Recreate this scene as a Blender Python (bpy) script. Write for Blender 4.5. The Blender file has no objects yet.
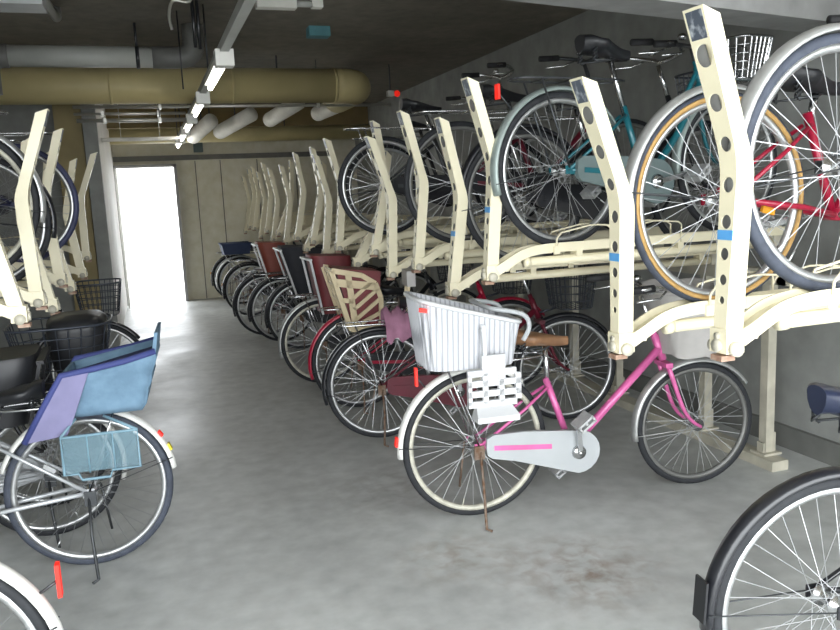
import bpy, bmesh, math, random
from mathutils import Vector as V, Matrix as M4
PI = math.pi
R = math.radians
rnd = random.Random(5)
scn = bpy.context.scene
COL = scn.collection

# ------------------------------------------------------------------ materials
def mat(name, col, rough=.5, metal=0., var=0., scale=8., bump=0., col2=None, spec=.5, coat=0., alpha=1., detail=4., lo=.35, hi=.65, mixcol=1.):
    m = bpy.data.materials.new(name); m.use_nodes = True
    nt = m.node_tree; b = nt.nodes['Principled BSDF']
    b.inputs['Base Color'].default_value = (*col, 1)
    b.inputs['Roughness'].default_value = rough
    b.inputs['Metallic'].default_value = metal
    b.inputs['Specular IOR Level'].default_value = spec
    b.inputs['Coat Weight'].default_value = coat
    b.inputs['Alpha'].default_value = alpha
    tc = nt.nodes.new('ShaderNodeTexCoord')
    nz = nt.nodes.new('ShaderNodeTexNoise'); nz.inputs['Scale'].default_value = scale; nz.inputs['Detail'].default_value = detail
    nt.links.new(tc.outputs['Object'], nz.inputs['Vector'])
    if var > 0 or col2:
        c2 = col2 or tuple(max(0, c * (1 - var)) for c in col)
        rp = nt.nodes.new('ShaderNodeValToRGB')
        rp.color_ramp.elements[0].position = lo; rp.color_ramp.elements[1].position = hi
        rp.color_ramp.elements[0].color = (*c2, 1); rp.color_ramp.elements[1].color = (*col, 1)
        nt.links.new(nz.outputs['Fac'], rp.inputs['Fac']); nt.links.new(rp.outputs['Color'], b.inputs['Base Color'])
    if bump > 0:
        bp = nt.nodes.new('ShaderNodeBump'); bp.inputs['Strength'].default_value = bump; bp.inputs['Distance'].default_value = .01
        nt.links.new(nz.outputs['Fac'], bp.inputs['Height']); nt.links.new(bp.outputs['Normal'], b.inputs['Normal'])
    return m

def emis(name, col, s):
    m = bpy.data.materials.new(name); m.use_nodes = True
    b = m.node_tree.nodes['Principled BSDF']
    b.inputs['Base Color'].default_value = (*col, 1); b.inputs['Emission Color'].default_value = (*col, 1); b.inputs['Emission Strength'].default_value = s
    return m

m_cream = mat('cream paint', (.83, .765, .555), .38, var=.08, scale=5)
m_arm_shade = mat('arm inside shade', (.17, .17, .16), .6, .2, var=.2)  # dark grey that paints the shade inside the hollow arms
m_cream_dull = mat('aged cream paint', (.56, .53, .43), .5, var=.25, scale=9)
m_tyre = mat('black rubber', (.020, .022, .026), .75, var=.3, scale=40)
m_tyre_blue = mat('blue grey rubber', (.055, .065, .09), .7, var=.3, scale=30)
m_navy_tyre = mat('navy rubber', (.03, .035, .09), .6, var=.2)
m_tan = mat('tan sidewall', (.50, .30, .10), .7, var=.2, scale=30)
m_rim = mat('aluminium rim', (.62, .63, .63), .35, .85, var=.15, scale=20)
m_darkrim = mat('dull dark rim', (.20, .20, .19), .5, .5, var=.2)
m_rim_cream = mat('dull cream rim', (.62, .60, .50), .5, .2, var=.3, scale=25)
m_chrome = mat('chrome', (.70, .71, .72), .18, 1., var=.12, scale=30)
m_spoke = mat('steel spokes', (.50, .51, .52), .35, .8, var=.1)
m_silver = mat('silver paint', (.62, .64, .66), .35, .45, var=.1, scale=12)
m_grey_fender = mat('brushed steel fender', (.55, .56, .55), .35, .6, var=.25, scale=14)
m_white_fender = mat('white fender', (.78, .78, .74), .4, var=.08, scale=9)
m_green_fender = mat('pale grey green fender', (.32, .38, .36), .4, .3, var=.15)
m_green_case = mat('dark grey green plastic', (.15, .20, .20), .45, var=.1)
m_black = mat('black paint', (.015, .016, .02), .3, var=.2, coat=.3)
m_darkmetal = mat('dark steel', (.08, .085, .09), .4, .6, var=.2)
m_rust = mat('rusty steel', (.25, .20, .16), .7, .4, col2=(.14, .07, .035), scale=40)
m_pink = mat('metallic pink paint', (.78, .16, .42), .32, .1, var=.25, scale=10, coat=.4)
m_chaincase = mat('grey plastic chain case', (.44, .46, .47), .45, var=.08, scale=6)
m_pedal = mat('light grey pedal', (.50, .51, .51), .5, var=.2, scale=30)
m_red = mat('red paint', (.40, .008, .04), .3, var=.1, coat=.4)
m_maroon = mat('maroon plastic', (.13, .008, .022), .4, var=.25, scale=8)
m_maroon_cloth = mat('maroon vinyl', (.20, .035, .04), .55, var=.25, scale=10, bump=.1)
m_redbrown = mat('red brown vinyl', (.30, .07, .045), .55, var=.2, scale=10)
m_teal = mat('teal paint', (.014, .15, .185), .3, .1, var=.15, coat=.4)
m_white = mat('white plastic', (.70, .71, .72), .45, var=.05, scale=5)
m_wicker = mat('pale grey plastic wicker', (.62, .63, .66), .55, var=.12, scale=60)
nt = m_wicker.node_tree; wv = nt.nodes.new('ShaderNodeTexWave'); wv.wave_type = 'BANDS'; wv.bands_direction = 'X'; wv.inputs['Scale'].default_value = 14; wv.inputs['Distortion'].default_value = .3
tcw = nt.nodes.new('ShaderNodeTexCoord'); nt.links.new(tcw.outputs['Object'], wv.inputs['Vector'])
rw = nt.nodes.new('ShaderNodeValToRGB'); rw.color_ramp.elements[0].position = .05; rw.color_ramp.elements[1].position = .4
rw.color_ramp.elements[0].color = (.36, .37, .40, 1); rw.color_ramp.elements[1].color = (.62, .63, .66, 1)  # darker bands paint the shade between the tub's ribs into the colour
nt.links.new(wv.outputs['Fac'], rw.inputs['Fac']); nt.links.new(rw.outputs['Color'], nt.nodes['Principled BSDF'].inputs['Base Color'])
m_creamplastic = mat('cream plastic', (.72, .60, .38), .45, var=.06)
m_brown = mat('brown leather', (.27, .14, .07), .5, var=.3, scale=14, bump=.08)
m_blackvinyl = mat('black vinyl', (.016, .017, .02), .45, var=.3, scale=10, bump=.1)
m_navyvinyl = mat('navy saddle vinyl', (.018, .025, .055), .4, var=.2)
m_darkgrey = mat('dark grey cloth', (.035, .037, .045), .8, var=.15, scale=20)
m_blackwire = mat('black coated wire', (.05, .058, .075), .4, .3, var=.1)
m_greywire = mat('grey wire', (.35, .36, .37), .4, .6, var=.1)
m_cork = mat('tan grip', (.42, .31, .17), .7, var=.2, scale=40)
m_blackgrip = mat('black grip', (.02, .02, .022), .7, var=.2)
m_red_glow = emis('red reflector', (.85, .02, .01), .35)  # faint emission: reflectors and sticker glow in place of light thrown back
m_amber = mat('amber reflector', (.75, .32, .02), .25, var=.1)
m_yellow = mat('yellow reflector', (.75, .62, .03), .25, var=.1)
m_denim = mat('light blue denim cloth', (.15, .25, .345), .85, col2=(.11, .19, .27), scale=18, bump=.15)
m_denimdark = mat('dark blue lining', (.035, .045, .13), .85, var=.2, scale=20)
m_lavender = mat('lavender cloth', (.21, .20, .34), .85, var=.12, scale=14, bump=.1)
m_bluetrim = mat('royal blue piping', (.045, .06, .21), .7, var=.15)
m_bluewire = mat('light blue wire', (.18, .30, .37), .5, var=.1)
m_bluenet = mat('light blue net', (.17, .29, .35), .7, var=.1, alpha=.45)
m_greynet = mat('grey net', (.30, .30, .31), .8, var=.1, alpha=.5)
m_greycloth = mat('pale grey cloth', (.50, .48, .46), .85, var=.12, scale=10, bump=.2)
m_mauve = mat('mauve cloth', (.42, .20, .30), .85, var=.25, scale=12, bump=.3)
m_tealcloth = mat('teal plastic', (.10, .28, .32), .6, var=.2)
m_blueblock = mat('navy plastic crate', (.03, .05, .12), .6, var=.2)
m_label = mat('dark slate sticker', (.50, .53, .56), .4, col2=(.07, .085, .11), scale=38, detail=6, lo=.50, hi=.72)
m_bluetape = mat('blue tape', (.10, .36, .72), .5, var=.1)
m_rubberred = mat('red brown rubber', (.40, .29, .22), .7, col2=(.26, .13, .08), scale=30)
m_duct = mat('yellow ochre duct jacket', (.52, .44, .22), .5, var=.15, scale=3)
m_ductdark = mat('brown ochre painted beam', (.30, .22, .09), .6, var=.3, scale=3)
m_pvc = mat('grey plastic pipe', (.42, .43, .40), .45, var=.12, scale=5)
m_pvcdark = mat('dark grey pipe coupling', (.16, .16, .15), .5, var=.2)
m_insul = mat('white pipe insulation', (.86, .84, .77), .6, var=.12, scale=12, bump=.1)
m_conduit = mat('galvanised conduit', (.60, .59, .54), .3, .7, var=.15)
m_fixture = mat('white enamel', (.78, .77, .72), .4, var=.08)
m_tube = emis('fluorescent tube', (1., .97, .9), 8.)
m_tanwall = mat('ochre painted concrete', (.36, .29, .14), .7, var=.2, scale=4)

def concrete(name, base, dark, s1, rough, bump, stain=None, rlo=None):
    m = bpy.data.materials.new(name); m.use_nodes = True
    nt = m.node_tree; L = nt.links; b = nt.nodes['Principled BSDF']
    tc = nt.nodes.new('ShaderNodeTexCoord')
    def noise(s, d=6, dist=0):
        n = nt.nodes.new('ShaderNodeTexNoise'); n.inputs['Scale'].default_value = s; n.inputs['Detail'].default_value = d; n.inputs['Distortion'].default_value = dist
        L.new(tc.outputs['Object'], n.inputs['Vector']); return n
    n1 = noise(s1, 8, .6); n2 = noise(s1 * 9, 6)
    rp = nt.nodes.new('ShaderNodeValToRGB')
    rp.color_ramp.elements[0].position = .30; rp.color_ramp.elements[1].position = .68
    rp.color_ramp.elements[0].color = (*dark, 1); rp.color_ramp.elements[1].color = (*base, 1)
    L.new(n1.outputs['Fac'], rp.inputs['Fac'])
    mx = nt.nodes.new('ShaderNodeMix'); mx.data_type = 'RGBA'; mx.blend_type = 'OVERLAY'; mx.inputs[0].default_value = .35
    L.new(rp.outputs['Color'], mx.inputs[6]); L.new(n2.outputs['Fac'], mx.inputs[7])
    out = mx.outputs[2]
    for (sx, sy, rad, c, k) in stain or []:
        vm = nt.nodes.new('ShaderNodeVectorMath'); vm.operation = 'DISTANCE'; vm.inputs[1].default_value = (sx, sy, 0)
        L.new(tc.outputs['Object'], vm.inputs[0])
        mr = nt.nodes.new('ShaderNodeMapRange'); mr.inputs[1].default_value = 0; mr.inputs[2].default_value = rad; mr.inputs[3].default_value = 1; mr.inputs[4].default_value = 0
        L.new(vm.outputs['Value'], mr.inputs[0])
        n3 = noise(14, 6, .4)
        r3 = nt.nodes.new('ShaderNodeValToRGB'); r3.color_ramp.elements[0].position = .42; r3.color_ramp.elements[1].position = .66
        L.new(n3.outputs['Fac'], r3.inputs['Fac'])
        mu = nt.nodes.new('ShaderNodeMath'); mu.operation = 'MULTIPLY'; L.new(mr.outputs[0], mu.inputs[0]); L.new(r3.outputs['Color'], mu.inputs[1])
        mk = nt.nodes.new('ShaderNodeMath'); mk.operation = 'MULTIPLY'; mk.inputs[1].default_value = k; L.new(mu.outputs[0], mk.inputs[0])
        m2 = nt.nodes.new('ShaderNodeMix'); m2.data_type = 'RGBA'; m2.inputs[7].default_value = (*c, 1)
        L.new(mk.outputs[0], m2.inputs[0]); L.new(out, m2.inputs[6]); out = m2.outputs[2]
    L.new(out, b.inputs['Base Color'])
    b.inputs['Roughness'].default_value = rough
    if rlo is not None:
        mr = nt.nodes.new('ShaderNodeMapRange'); mr.inputs[1].default_value = .3; mr.inputs[2].default_value = .7; mr.inputs[3].default_value = rlo; mr.inputs[4].default_value = rough
        L.new(n1.outputs['Fac'], mr.inputs[0]); L.new(mr.outputs[0], b.inputs['Roughness'])
    bp = nt.nodes.new('ShaderNodeBump'); bp.inputs['Strength'].default_value = bump; bp.inputs['Distance'].default_value = .01
    L.new(n2.outputs['Fac'], bp.inputs['Height']); L.new(bp.outputs['Normal'], b.inputs['Normal'])
    return m
m_floor = concrete('worn concrete floor', (.54, .555, .54), (.40, .41, .40), 1.1, .55, .12,
    stain=[(1.45, 2.45, .38, (.20, .12, .07), .75), (1.05, 2.75, .3, (.24, .16, .10), .5), (.9, 1.7, .3, (.26, .24, .21), .5), (1.0, 3.6, .5, (.22, .2, .18), .5), (.3, 2.6, .6, (.5, .5, .48), .5)], rlo=.36)
m_wall = concrete('grey concrete wall', (.33, .34, .325), (.26, .265, .25), .7, .85, .15)
m_farwall = concrete('far concrete wall', (.74, .70, .56), (.62, .59, .47), .9, .8, .1)
m_lit_wall = concrete('door lit wall side', (.82, .80, .76), (.70, .68, .65), 1.2, .7, .1)  # paler than the wall's near end: door light put into the colour
m_ceil = concrete('dark ceiling board', (.20, .18, .145), (.145, .13, .105), 1.3, .85, .1)
m_beam = concrete('pale grey lintel', (.27, .27, .265), (.21, .21, .205), 1.0, .7, .1)
m_ground = mat('bright paving', (.80, .80, .78), .8, var=.05)

# ------------------------------------------------------------------ mesh builder
class MB:
    def __init__(s): s.v = []; s.f = []; s.sm = []
    def add(s, vs, fs, smooth=True, mtx=None):
        o = len(s.v)
        s.v += [tuple(mtx @ V(p)) if mtx else tuple(p) for p in vs]
        s.f += [tuple(o + i for i in f) for f in fs]; s.sm += [smooth] * len(fs); return s
    def box(s, c, d, rot=None):
        x, y, z = (k / 2 for k in d)
        vs = [V((a * x, b * y, e * z)) for a in (-1, 1) for b in (-1, 1) for e in (-1, 1)]
        if rot is not None: vs = [rot @ p for p in vs]
        vs = [p + V(c) for p in vs]
        return s.add(vs, [(0, 1, 3, 2), (4, 6, 7, 5), (0, 4, 5, 1), (2, 3, 7, 6), (0, 2, 6, 4), (1, 5, 7, 3)], False)
    def hexa(s, bot, top):
        return s.add(list(bot) + list(top), [(3, 2, 1, 0), (4, 5, 6, 7)] + [(i, (i + 1) % 4, 4 + (i + 1) % 4, 4 + i) for i in range(4)], False)
    def bar(s, a, b, w, h, up=(0, 0, 1)):
        a = V(a); b = V(b); t = (b - a).normalized(); u = V(up)
        if abs(t.dot(u)) > .98: u = V((0, 1, 0))
        x = t.cross(u).normalized() * (w / 2); y = t.cross(x).normalized() * (h / 2)
        q = lambda p: [p - x - y, p + x - y, p + x + y, p - x + y]
        return s.add(q(a) + q(b), [(0, 3, 2, 1), (4, 5, 6, 7)] + [(i, (i + 1) % 4, 4 + (i + 1) % 4, 4 + i) for i in range(4)], False)
    def tube(s, pts, r, n=8, closed=False, caps=True):
        P = [V(p) for p in pts]; k = len(P)
        rr = r if isinstance(r, (list, tuple)) else [r] * k
        vs = []; ref = None
        for i, p in enumerate(P):
            if closed: t = P[(i + 1) % k] - P[i - 1]
            else: t = P[min(i + 1, k - 1)] - P[max(i - 1, 0)]
            if t.length < 1e-9: t = V((0, 0, 1))
            t.normalize()
            if ref is None:
                ref = V((0, 1, 0)) if abs(t.y) < .9 else V((1, 0, 0))
            u = (ref - t * ref.dot(t))
            if u.length < 1e-4: u = t.orthogonal()
            u.normalize(); ref = u; w = t.cross(u)
            vs += [p + (u * math.cos(2 * PI * j / n) + w * math.sin(2 * PI * j / n)) * rr[i] for j in range(n)]
        fs = [(i * n + j, i * n + (j + 1) % n, (i + 1) * n + (j + 1) % n, (i + 1) * n + j) for i in range(k - 1) for j in range(n)]
        if closed: fs += [((k - 1) * n + j, (k - 1) * n + (j + 1) % n, (j + 1) % n, j) for j in range(n)]
        elif caps: fs += [tuple(range(n - 1, -1, -1)), tuple((k - 1) * n + j for j in range(n))]
        return s.add(vs, fs, n > 4)
    def lathe(s, prof, n=48, c=(0, 0, 0), closed=True, a0=0., a1=2 * PI):
        # prof: (radius, y) pairs turned about the Y axis
        full = abs(a1 - a0 - 2 * PI) < 1e-6; k = len(prof); m = n if full else n + 1
        vs = []
        for i in range(m):
            a = a0 + (a1 - a0) * i / n
            vs += [V((math.cos(a) * p[0], p[1], math.sin(a) * p[0])) + V(c) for p in prof]
        fs = []
        for i in range(n):
            j = (i + 1) % m
            for q in range(k if closed else k - 1):
                fs.append((i * k + q, i * k + (q + 1) % k, j * k + (q + 1) % k, j * k + q))
        if not full and closed: fs += [tuple(range(k)), tuple((m - 1) * k + q for q in range(k - 1, -1, -1))]
        return s.add(vs, fs, True)
    def ball(s, c, r, n=12, m=8):
        rx, ry, rz = r if isinstance(r, (tuple, list)) else (r, r, r)
        vs = [V((0, 0, -rz)) + V(c)]
        for i in range(1, m):
            p = PI * i / m - PI / 2
            vs += [V((rx * math.cos(p) * math.cos(2 * PI * j / n), ry * math.cos(p) * math.sin(2 * PI * j / n), rz * math.sin(p))) + V(c) for j in range(n)]
        vs.append(V((0, 0, rz)) + V(c)); top = len(vs) - 1
        fs = [(0, 1 + (j + 1) % n, 1 + j) for j in range(n)]
        for i in range(m - 2): fs += [(1 + i * n + j, 1 + i * n + (j + 1) % n, 1 + (i + 1) * n + (j + 1) % n, 1 + (i + 1) * n + j) for j in range(n)]
        fs += [(1 + (m - 2) * n + j, 1 + (m - 2) * n + (j + 1) % n, top) for j in range(n)]
        return s.add(vs, fs, True)
    def loft(s, rings, caps=True, smooth=True):
        n = len(rings[0]); vs = [p for r in rings for p in r]
        fs = [(i * n + j, i * n + (j + 1) % n, (i + 1) * n + (j + 1) % n, (i + 1) * n + j) for i in range(len(rings) - 1) for j in range(n)]
        s.add(vs, fs, smooth)
        if caps:
            s.add(rings[0], [tuple(range(n - 1, -1, -1))], False); s.add(rings[-1], [tuple(range(n))], False)
        return s
    def prism(s, poly, y0, y1):
        n = len(poly); vs = [(p[0], y0, p[1]) for p in poly] + [(p[0], y1, p[1]) for p in poly]
        return s.add(vs, [tuple(range(n)), tuple(range(2 * n - 1, n - 1, -1))] + [(i, n + i, n + (i + 1) % n, (i + 1) % n) for i in range(n)], False)
    def xf(s, mtx):
        s.v = [tuple(mtx @ V(p)) for p in s.v]; return s
    def mesh(s, name, m):
        me = bpy.data.meshes.new(name); me.from_pydata([tuple(p) for p in s.v], [], s.f)
        bm = bmesh.new(); bm.from_mesh(me); bmesh.ops.recalc_face_normals(bm, faces=bm.faces); bm.to_mesh(me); bm.free()
        for p, q in zip(me.polygons, s.sm): p.use_smooth = q
        me.materials.append(m); return me
    def build(s, name, m, parent=None, loc=None):
        o = bpy.data.objects.new(name, s.mesh(name, m)); COL.objects.link(o)
        if parent: o.parent = parent
        if loc: o.location = loc
        return o

def link(name, me, parent, loc=(0, 0, 0), rz=0):
    o = bpy.data.objects.new(name, me); COL.objects.link(o); o.parent = parent; o.location = loc; o.rotation_euler.z = rz
    return o
def bez(p, n=10):
    p = [V(q) for q in p]; out = []
    for i in range(n + 1):
        t = i / n; q = p[:]
        while len(q) > 1: q = [q[j].lerp(q[j + 1], t) for j in range(len(q) - 1)]
        out.append(q[0])
    return out
def smooth_path(pts, k=4):
    P = [V(p) for p in pts]; out = []
    for i in range(len(P) - 1):
        a = P[max(i - 1, 0)]; b = P[i]; c = P[i + 1]; d = P[min(i + 2, len(P) - 1)]
        for j in range(k):
            t = j / k
            out.append(.5 * ((2 * b) + (c - a) * t + (2 * a - 5 * b + 4 * c - d) * t * t + (3 * b - a - 3 * c + d) * t ** 3))
    out.append(P[-1]); return out
def thing(name, label, cat, loc=(0, 0, 0), rz=0, group=None):
    o = bpy.data.objects.new(name, None); COL.objects.link(o); o.location = loc; o.rotation_euler = (0, 0, rz); o.empty_display_size = .1
    o['label'] = label; o['category'] = cat
    if group: o['group'] = group
    return o
def tag(o, label, cat, group=None):
    o['label'] = label; o['category'] = cat
    if group: o['group'] = group
    return o
def struct(name, mb, m, parent=None):
    o = mb.build(name, m, parent); o['kind'] = 'structure'; return o

# ------------------------------------------------------------------ the setting
CZ = 2.70; YN = -0.7; YF = 12.1; XL = -2.35; XR = 3.16
struct('floor', MB().box(((XL + XR) / 2, (YN + YF + .1) / 2, -.05), (XR - XL + .3, YF - YN + .1, .1)), m_floor)
struct('ceiling', MB().box(((XL + XR) / 2, (YN + YF) / 2, CZ + .05), (XR - XL + .3, YF - YN, .1)), m_ceil)
struct('wall_right', MB().box((XR + .06, (YN + YF) / 2, CZ / 2), (.12, YF - YN, CZ)), m_wall)
struct('wall_left', MB().box((XL - .06, (YN + YF) / 2, CZ / 2), (.12, YF - YN, CZ)), m_wall)
DX0, DX1, DH = -.43, .45, 2.0
wf = MB()
wf.box(((DX1 + XR) / 2, YF + .08, CZ / 2), (XR - DX1, .16, CZ)).box(((XL + DX0) / 2, YF + .08, CZ / 2), (DX0 - XL, .16, CZ)).box(((DX0 + DX1) / 2, YF + .08, (DH + CZ) / 2), (DX1 - DX0, .16, CZ - DH))
struct('wall_far', wf, m_farwall)
# formwork joints and the dark ledge over the doorway
tr = MB()
for x in (.72, 1.08, 1.62, 2.2): tr.box((x, YF - .002, 1.02), (.012, .006, 2.04))
struct('trim_1', tr, mat('joint grey', (.16, .155, .14), .9, var=.2))
struct('trim_2', MB().box((1.15, YF - .03, 2.09), (3.1, .06, .07)), mat('dark ledge', (.17, .165, .15), .7, var=.2))
# wall beyond the end of the left rack
struct('wall_inner', MB().box((-.466, (8.72 + YF) / 2, CZ / 2), (.12, YF - 8.72, CZ)), m_lit_wall)
struct('trim_5', MB().box((-.47, 8.66, CZ / 2), (.128, .12, CZ)), m_wall)  # grey end piece, the near face's shade put into its colour
struct('wall_return', MB().box((-1.44, 8.86, CZ / 2), (1.81, .14, CZ)), m_wall)
struct('trim_6', MB().box((-.67, 8.72, CZ / 2), (.25, .14, CZ)), m_tanwall)
struct('trim_3', MB().hexa([(XL, 1.50, 2.075), (XR, 2.72, 2.075), (XR, 2.92, 2.075), (XL, 1.70, 2.075)], [(XL, 1.50, CZ), (XR, 2.72, CZ), (XR, 2.92, CZ), (XL, 1.70, CZ)]), m_beam)   # entrance lintel
struct('trim_4', MB().box(((XL + XR) / 2, 11.45, 2.575), (XR - XL, .35, .25)), m_ductdark)                  # painted beam at the far end
struct('baseboard_right', MB().box((XR - .012, (YN + YF) / 2, .06), (.03, YF - YN, .12)), mat('stained skirting', (.20, .205, .19), .8, var=.25, scale=4))
# doorway frame and folded gate
fr = MB().box((DX0 + .02, YF - .01, DH / 2), (.04, .22, DH)).box((DX1 - .02, YF - .01, DH / 2), (.04, .22, DH)).box((0.01, YF - .01, DH - .02), (DX1 - DX0, .22, .04))
struct('door_1', fr, mat('door frame grey', (.34, .33, .32), .5, .3, var=.1))
struct('ground_outside', MB().box((0, YF + 8.05, -.06), (30, 15.8, .1)), m_ground)
struct('ground_entrance', MB().box((0, YN - 6.05, -.052), (30, 12, .1)), m_ground)

# ------------------------------------------------------------------ bicycle wheels
WC = {}
def wheel_meshes(r, tyre, wall, rim):
    key = (round(r, 3), tyre.name, wall.name if wall else '', rim.name)
    if key in WC: return WC[key]
    t = .0175; rc = r - t
    ty = MB().lathe([(rc + t * math.cos(a), t * .92 * math.sin(a)) for a in [2 * PI * i / 10 for i in range(10)]], 56).mesh('tyre', tyre)
    sw = None
    if wall:
        w = MB()
        for sgn in (-1, 1): w.lathe([(rc - .012, sgn * .0135), (rc + .001, sgn * .0185), (rc + .004, sgn * .0155), (rc - .010, sgn * .010)], 56)
        sw = w.mesh('sidewall', wall)
    ri = MB().lathe([(rc - .010, -.0125), (rc - .010, .0125), (rc - .022, .0125), (rc - .031, .004), (rc - .031, -.004), (rc - .022, -.0125)], 56)
    # valve
    ri.tube([(0, 0, -rc + .03), (0, 0, -rc + .062)], .003, 5)
    ri = ri.mesh('rim', rim)
    sp = MB(); n = 36; re = rc - .029
    for i in range(n):
        sd = 1 if i % 2 else -1; a = 2 * PI * i / n
        off = (1 if (i // 2) % 2 else -1) * R(62)
        p = V((.026 * math.cos(a + off), sd * .030, .026 * math.sin(a + off))); q = V((re * math.cos(a), 0, re * math.sin(a)))
        sp.tube([p, q], (.00125), 3, caps=False)
    sp = sp.mesh('spokes', m_spoke)
    hb = MB().lathe([(.0, -.055), (.008, -.055), (.008, -.036), (.030, -.033), (.030, -.029), (.014, -.026), (.014, .026), (.030, .029), (.030, .033), (.008, .036), (.008, .055), (.0, .055)], 16, closed=False).mesh('hub', m_chrome)
    WC[key] = (ri, ty, sw, sp, hb); return WC[key]
def add_wheel(parent, name, r, x, steer, tyre, wall, rim, refl=None):
    ri, ty, sw, sp, hb = wheel_meshes(r, tyre, wall, rim)
    w = link(name, ri, parent, (x, 0, r), steer); w.rotation_euler.y = rnd.uniform(-1, 1)
    link('tyre', ty, w)
    if sw: link('sidewall', sw, w)
    link('spokes', sp, w); link('hub', hb, w)
    if refl: MB().box((r * .55, -.012, 0), (.05, .012, .022)).build('spoke_reflector', refl, w)
    return w
def fender_mb(r, x, a0, a1, width=.052, gap=.022, n=26):
    ro = r + gap; pr = []
    for i in range(7):
        b = PI * (i / 6) - PI / 2
        pr.append((ro - .016 + .018 * math.cos(b), width / 2 * math.sin(b)))
    inner = [(p[0] - .003, p[1] * .93) for p in reversed(pr)]
    return MB().lathe(pr + inner, n, (x, 0, r), True, R(a0), R(a1))

SADDLE = {}
def saddle_mb(L=.27, w=.20):
    rings = []
    for i in range(11):
        t = i / 10; x = -L * .48 + L * t
        hw = w / 2 * (math.sin(min(1, (t + .10) / .42) * PI / 2) if t < .32 else max(.19, 1 - ((t - .32) / .52) ** .75 * .82)) if t < .9 else w / 2 * .16
        if i == 10: hw *= .6
        zt = .018 * math.cos((t - .1) * 3.2) + (.012 if t < .15 else 0); th = .055 * (1 - t * .45)
        rings.append([V((x, hw * math.cos(a), zt + (th * .38 * math.sin(a) if math.sin(a) > 0 else th * math.sin(a)))) for a in [2 * PI * j / 14 for j in range(14)]])
    return MB().loft(rings)

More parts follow.
